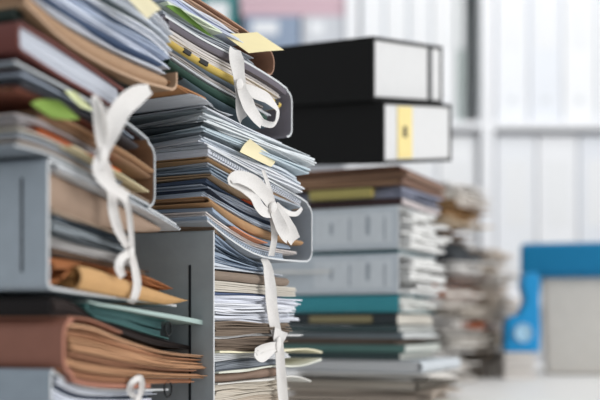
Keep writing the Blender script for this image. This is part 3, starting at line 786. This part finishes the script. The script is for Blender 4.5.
# =================================================================== STACK FOUR and FIVE (far, blurred)
G = 'papers in the fourth stack'; W = 'in fourth stack behind the black boxes'
y = 385.0; k = 0
four = [(10, '#4d4a47', 'dark grey folder on the table'), (8, '#cfccc8', 'white sheaf on the dark grey folder'), (10, '#d0ccc7', 'grey-white sheaf low down'), (9, '#e3e1de', 'thick white sheaf low down'),
    (11, '#c7c2bb', 'pale cream sheaf'), (9, '#aaa6a1', 'mid grey sheaf'), (12, '#dedad6', 'white sheaf under the stone sheaf'), (9, '#b8afa4', 'stone sheaf'), (10, '#e2dfdc', 'white sheaf under the terracotta folder'),
    (9, '#a8694c', 'terracotta folder'), (7, '#bb7a5e', 'salmon folder on the terracotta folder'), (8, '#8d7f78', 'taupe sheaf'), (12, '#d5d2cf', 'white sheaf above the taupe sheaf'), (9, '#5b5f63', 'charcoal sheaf'), (10, '#44484b', 'dark slate sheaf'),
    (9, '#8d8178', 'brown-grey sheaf'), (8, '#7a6554', 'dark brown sheaf'), (9, '#cbb79d', 'buff sheaf'), (10, '#b08c62', 'tan sheaf'), (7, '#94734f', 'brown folder near the top'), (9, '#d9d2c8', 'cream sheaf on the brown folder'), (9, '#e0ddda', 'topmost white sheaf')]
for h, c, d in four:
    v = random.uniform(-.055, .012)
    kd = 'f' if 'folder' in d else 's'
    bitem(y, y-h, kd, c, d+' '+W, G, v0=v, u1=.25+random.uniform(-.03, .02), px=434, D=2.5, ang=58, jit=.02, inner='#cfc9c2', **({'side': 'left'} if kd == 'f' else {}))
    y -= h
G = 'papers in the fifth stack'; W = 'in fifth stack beside the blue box'
y = 378.6
for h, c, d in [(16, '#6f675f', 'dark taupe folder on the table'), (12, '#8e8378', 'brown-grey sheaf'), (9, '#c6bcb0', 'stone sheaf low down'), (12, '#b9ab9b', 'khaki sheaf'), (8, '#cf7a58', 'orange folder'),
    (14, '#c4b8ab', 'taupe sheaf'), (12, '#c9bcae', 'buff sheaf'), (12, '#cabdb0', 'sand sheaf'), (12, '#ddd6ce', 'white sheaf'), (13, '#c6b8a7', 'tan sheaf'), (12, '#cfc4b8', 'topmost cream sheaf')]:
    kd = 'f' if 'folder' in d else 's'
    bitem(y, y-h, kd, c, d+' '+W, G, v0=random.uniform(-.06, .012), u1=.25+random.uniform(-.03, .02), px=480, D=2.8, ang=60, jit=.02, inner='#cfc9c2', **({'side': 'left'} if kd == 'f' else {}))
    y -= h

# =================================================================== blue-lidded box and blue dispenser
D = 3.0; z0 = TABLE
fB = band(325+150/3.0, 276, 540, D, 80); Lb, Wb = .34, .5
t = BOX = thing('storage_box', Vector(((521-300)*D/F, D, TABLE)), 'pale storage box with a wide blue lid at the table end', 'box')
def cuboid(x0, x1, y0, y1, z0, z1):
    ve = [Vector((x, y, z)) for z in (z0, z1) for x, y in ((x0, y0), (x1, y0), (x1, y1), (x0, y1))]
    return ve, [(0, 1, 2, 3), (4, 5, 6, 7), (0, 1, 5, 4), (1, 2, 6, 5), (2, 3, 7, 6), (3, 0, 4, 7)]
def bevel(o, w, seg=3):
    md = o.modifiers.new('edge', 'BEVEL'); md.width = w; md.segments = seg; return o
zt = CAMZ+(HOR-243)*D/F; zl = CAMZ+(HOR-276)*D/F
bx0 = (541-300)*D/F
# body: open tub with slightly tapering sides
ve = []
for z, i in ((TABLE+.001, .012), (zl, 0.0)):
    ve += [Vector((bx0+i, D+.02+i, z)), Vector((bx0+.6-i, D+.02+i, z)), Vector((bx0+.6-i, D+.4-i, z)), Vector((bx0+i, D+.4-i, z))]
bevel(link('body', ve, [(0, 1, 2, 3), (4, 5, 6, 7), (0, 1, 5, 4), (1, 2, 6, 5), (2, 3, 7, 6), (3, 0, 4, 7)], board('#d3cfc8'), t), .012)
ve, fa = cuboid(bx0-.062, bx0+.66, D, D+.43, zl, zt)
bevel(link('lid', ve, fa, board('#0877a6', .45), t), .014)
ve, fa = cuboid(bx0-.066, bx0+.664, D-.004, D+.434, zl-.006, zl+.012)
bevel(link('lid_rim', ve, fa, board('#076a95', .45), t), .004)
BOX.rotation_euler.z = R(-13)
# blue tape dispenser standing on papers, narrow neck, round pale reel
D = 2.78
sc = D/F; cx = (523-300)*sc
prof = [(505, 352), (506, 322), (511, 317), (520, 314), (526, 300), (522, 285), (524, 274), (537, 272), (541, 280), (540, 300), (541, 330), (540, 352)]
ve = []; n = len(prof)
for y in (D, D+.06):
    ve += [Vector(((px-300)*sc, y, CAMZ+(HOR-py)*sc)) for px, py in prof]
fa = [tuple(range(n)), tuple(range(n, 2*n))]+[(i, (i+1) % n, n+(i+1) % n, n+i) for i in range(n)]
t = thing('tape_dispenser', Vector((cx, D+.03, CAMZ+(HOR-352)*sc)), 'bright blue upright tape dispenser with a pale round reel', 'dispenser')
bevel(link('body', ve, fa, board('#1a92cf', .4), t), .006)
ve, fa = [], []; ns = 24; cz = CAMZ+(HOR-333)*sc
for y, r in ((D-.006, .018), (D-.012, .024), (D-.004, .027), (D+.002, .027)):
    for q in range(ns):
        a = 2*math.pi*q/ns; ve.append(Vector(((523-300)*sc+math.cos(a)*r, y, cz+math.sin(a)*r)))
for k in range(3):
    for q in range(ns): fa.append((k*ns+q, k*ns+(q+1) % ns, (k+1)*ns+(q+1) % ns, (k+1)*ns+q))
fa += [tuple(range(ns)), tuple(3*ns+q for q in range(ns))]
link('tape_reel', ve, fa, mat('#a9cfe6', .5, .03, 5, 'board'), t, smooth=True)
fP = band(325+150/2.78, 352.3, 510, 2.78, 86)
fP.uof = lambda q, off=0.0: q
item(fP, 's', 0, 1, None, .1, '#d9d4cf', 'small pale pile of papers beneath the blue tape dispenser', None, v0=-.07, length=.09, jit=.003, n=8)

# =================================================================== SETTING
def struct(name, ve, fa, m):
    o = link(name, ve, fa, m); o['kind'] = 'structure'; return o
WALLY = 6.2
struct('floor', *cuboid(-5, 6, -2, WALLY+.1, -.1, 0), mat('#b9b6b0', .5, .05, 10, 'board'))
struct('wall_back', *cuboid(-5, 6, WALLY, WALLY+.1, 0, 4.2), mat('#eef0f3', .8, .02, 10, 'board'))
# work table the stacks lie on
t = thing('work_table', Vector((.2, 2.0, 0)), 'long white work table carrying all the paper stacks', 'table')
o = bevel(link('tabletop', *cuboid(-1.1, 1.9, .45, 3.9, TABLE-.03, TABLE), mat('#eceae7', .45, .02, 10, 'board'), t), .004)
for x in (-1.0, 1.8):
    for y in (.55, 3.8): link('leg', *cuboid(x-.03, x+.03, y-.03, y+.03, 0, TABLE-.03), board('#c9c9c9'), t)
# white shelving along the back wall
SY = 5.0; s = SY/F
def sx(px, D=SY): return (px-300)*D/F
def sz(py, D=SY): return CAMZ+(HOR-py)*D/F
t = thing('shelving_unit', Vector((.6, SY+.25, 0)), 'tall white shelving unit along the back wall', 'shelves')
wm = mat('#f0f1f4', .6, .02, 10, 'board')
posts = [sx(160), sx(352), sx(488), sx(690)]
for x in posts: link('upright', *cuboid(x-.03, x+.03, SY, SY+.42, 0, sz(-60)), wm, t)
boards = [sz(-55), sz(121), sz(300), .1]
for z in boards: link('shelf', *cuboid(posts[0]+.03, posts[-1]-.03, SY+.005, SY+.415, z-.035, z), wm, t)
link('back_panel', *cuboid(posts[0], posts[-1], SY+.42, SY+.43, .05, sz(-60)), mat('#e4e6ea', .7, .02, 10, 'board'), t)
def shelfbinder(x0, x1, z, h, col, label, group, labcol='#e9eaec', d=.30):
    t = thing('box_file', Vector(((x0+x1)/2, SY+.2, z)), label, 'box file', group)
    bevel(link('case', *cuboid(x0, x1, SY+.05, SY+.05+d, z+.0005, z+h), board(col), t), .005, 2)
    w = x1-x0
    link('spine_label', *cuboid(x0+w*.2, x1-w*.2, SY+.048, SY+.052, z+h*.45, z+h*.85), board(labcol), t)
    link('finger_hole', *cuboid(x0+w*.4, x1-w*.4, SY+.048, SY+.052, z+h*.12, z+h*.12+w*.2), board('#d8dbdf'), t)
    return t
G = 'box files on the white shelves'
ordn = ['first', 'second', 'third', 'fourth', 'fifth', 'sixth', 'seventh', 'eighth', 'ninth', 'tenth']
# upper shelf, right bay: white box files
x = posts[2]+.05; i = 0
while x < posts[3]-.22:
    w = .17; shelfbinder(x, x+w-.006, boards[1], .83, ['#eceef2', '#e6e9ef', '#eff0f2'][i % 3], ordn[i]+' white box file right of the upright post, upper shelf', G)
    x += w; i += 1
x = posts[2]+.05; i = 0
while x < posts[3]-.22:
    w = .21; shelfbinder(x, x+w-.008, boards[2], .835, ['#e9ebef', '#edeef1', '#e3e6ec'][i % 3], ordn[i]+' white box file right of the upright post, lower shelf', G)
    x += w; i += 1
# middle bay, upper shelf: white files and a slim box painted as the dark, shaded gap
x = posts[1]+.05; i = 0
for w, c, d in ((.12, '#e7eaee', 'first white box file in the bay left of the post'), (.12, '#eceef1', 'second white box file in the bay left of the post'), (.12, '#e3e6ea', 'third white box file in the bay left of the post'), (.12, '#eeeff1', 'fourth white box file in the bay left of the post'), (.05, '#a9b3b1', 'slim grey-green block painted as the dark gap against the upright post')):
    shelfbinder(x, x+w-.006, boards[1], .83, c, d, G); x += w
x = posts[1]+.04
for i in range(3):
    shelfbinder(x, x+.192, boards[2], .835, ['#ecedf0', '#e8eaee', '#eff0f2'][i], ordn[i]+' white box file on the lower shelf in the bay left of the post', G); x += .2
# left bay: coloured boxes stacked behind the stacks
x = posts[0]+.05
shelfbinder(sx(196), sx(236), boards[1], .72, '#1f7d80', 'teal box file on shelf behind the kraft folder', G)
for x0, x1, y0, y1, c, d in ((244, 300, 36, 14, '#8f9eb4', 'blue-grey carton on the shelf above the black boxes'), (302, 346, 37, 14, '#c9ccd2', 'pale grey carton on the shelf above the black boxes')):
    t = thing('carton', Vector((sx((x0+x1)/2), SY+.2, sz(y0))), d, 'carton', 'cartons on the shelf above the black boxes')
    bevel(link('body', *cuboid(sx(x0), sx(x1), SY+.03, SY+.35, boards[1]+.0005, sz(y1)), board(c), t), .006)
    link('label', *cuboid(sx(x0+8), sx(x1-22), SY+.028, SY+.033, sz(y0-3), sz(y1+5)), board('#e6e8ec'), t)
t = thing('carton', Vector((sx(290), SY+.2, sz(14))), 'wide pink carton lying across the other cartons', 'carton', 'cartons on the shelf above the black boxes')
bevel(link('body', *cuboid(sx(240), sx(346), SY+.03, SY+.35, sz(14)+.0005, sz(-8)), board('#cdb0ba'), t), .006)
link('lid', *cuboid(sx(239), sx(347), SY+.025, SY+.355, sz(-2), sz(-9)), board('#d3b9c1'), t)

# =================================================================== LIGHT
w = bpy.data.worlds.new('World'); bpy.context.scene.world = w; w.use_nodes = True
bg = w.node_tree.nodes['Background']; bg.inputs[0].default_value = (.93, .965, 1.0, 1); bg.inputs[1].default_value = .64
def area(name, loc, target, sx_, sy_, power, col):
    l = bpy.data.lights.new(name, 'AREA'); l.shape = 'RECTANGLE'; l.size = sx_; l.size_y = sy_; l.energy = power; l.color = col
    o = bpy.data.objects.new(name, l); C.objects.link(o); o.location = loc
    o.rotation_euler = (Vector(target)-Vector(loc)).to_track_quat('-Z', 'Y').to_euler(); return o
area('window_daylight', (3.4, .6, 2.1), (0, 1.3, 1.0), 3.4, 2.6, 100, (1.0, .985, .97))
area('shelf_fill_light', (1.2, 3.6, 3.6), (1.2, 4.6, 1.2), 3.4, 1.4, 34, (1, .99, .97))  # added fill that brightens the shelves, no lamp fixture behind it

# =================================================================== CAMERA
cam = bpy.data.cameras.new('Camera'); co = bpy.data.objects.new('Camera', cam); C.objects.link(co)
co.location = (0, 0, CAMZ); co.rotation_euler = (R(90), 0, 0)
cam.lens = 60; cam.sensor_width = 36; cam.shift_y = (HOR-200)/600; cam.clip_start = .05
cam.dof.use_dof = True; cam.dof.focus_distance = 1.27; cam.dof.aperture_fstop = 2.5
sc_ = bpy.context.scene; sc_.camera = co
sc_.view_settings.view_transform = 'Standard'; sc_.view_settings.look = 'None'
sc_.view_settings.exposure = 0.0; sc_.view_settings.gamma = 1; sc_.view_settings.use_curve_mapping = False
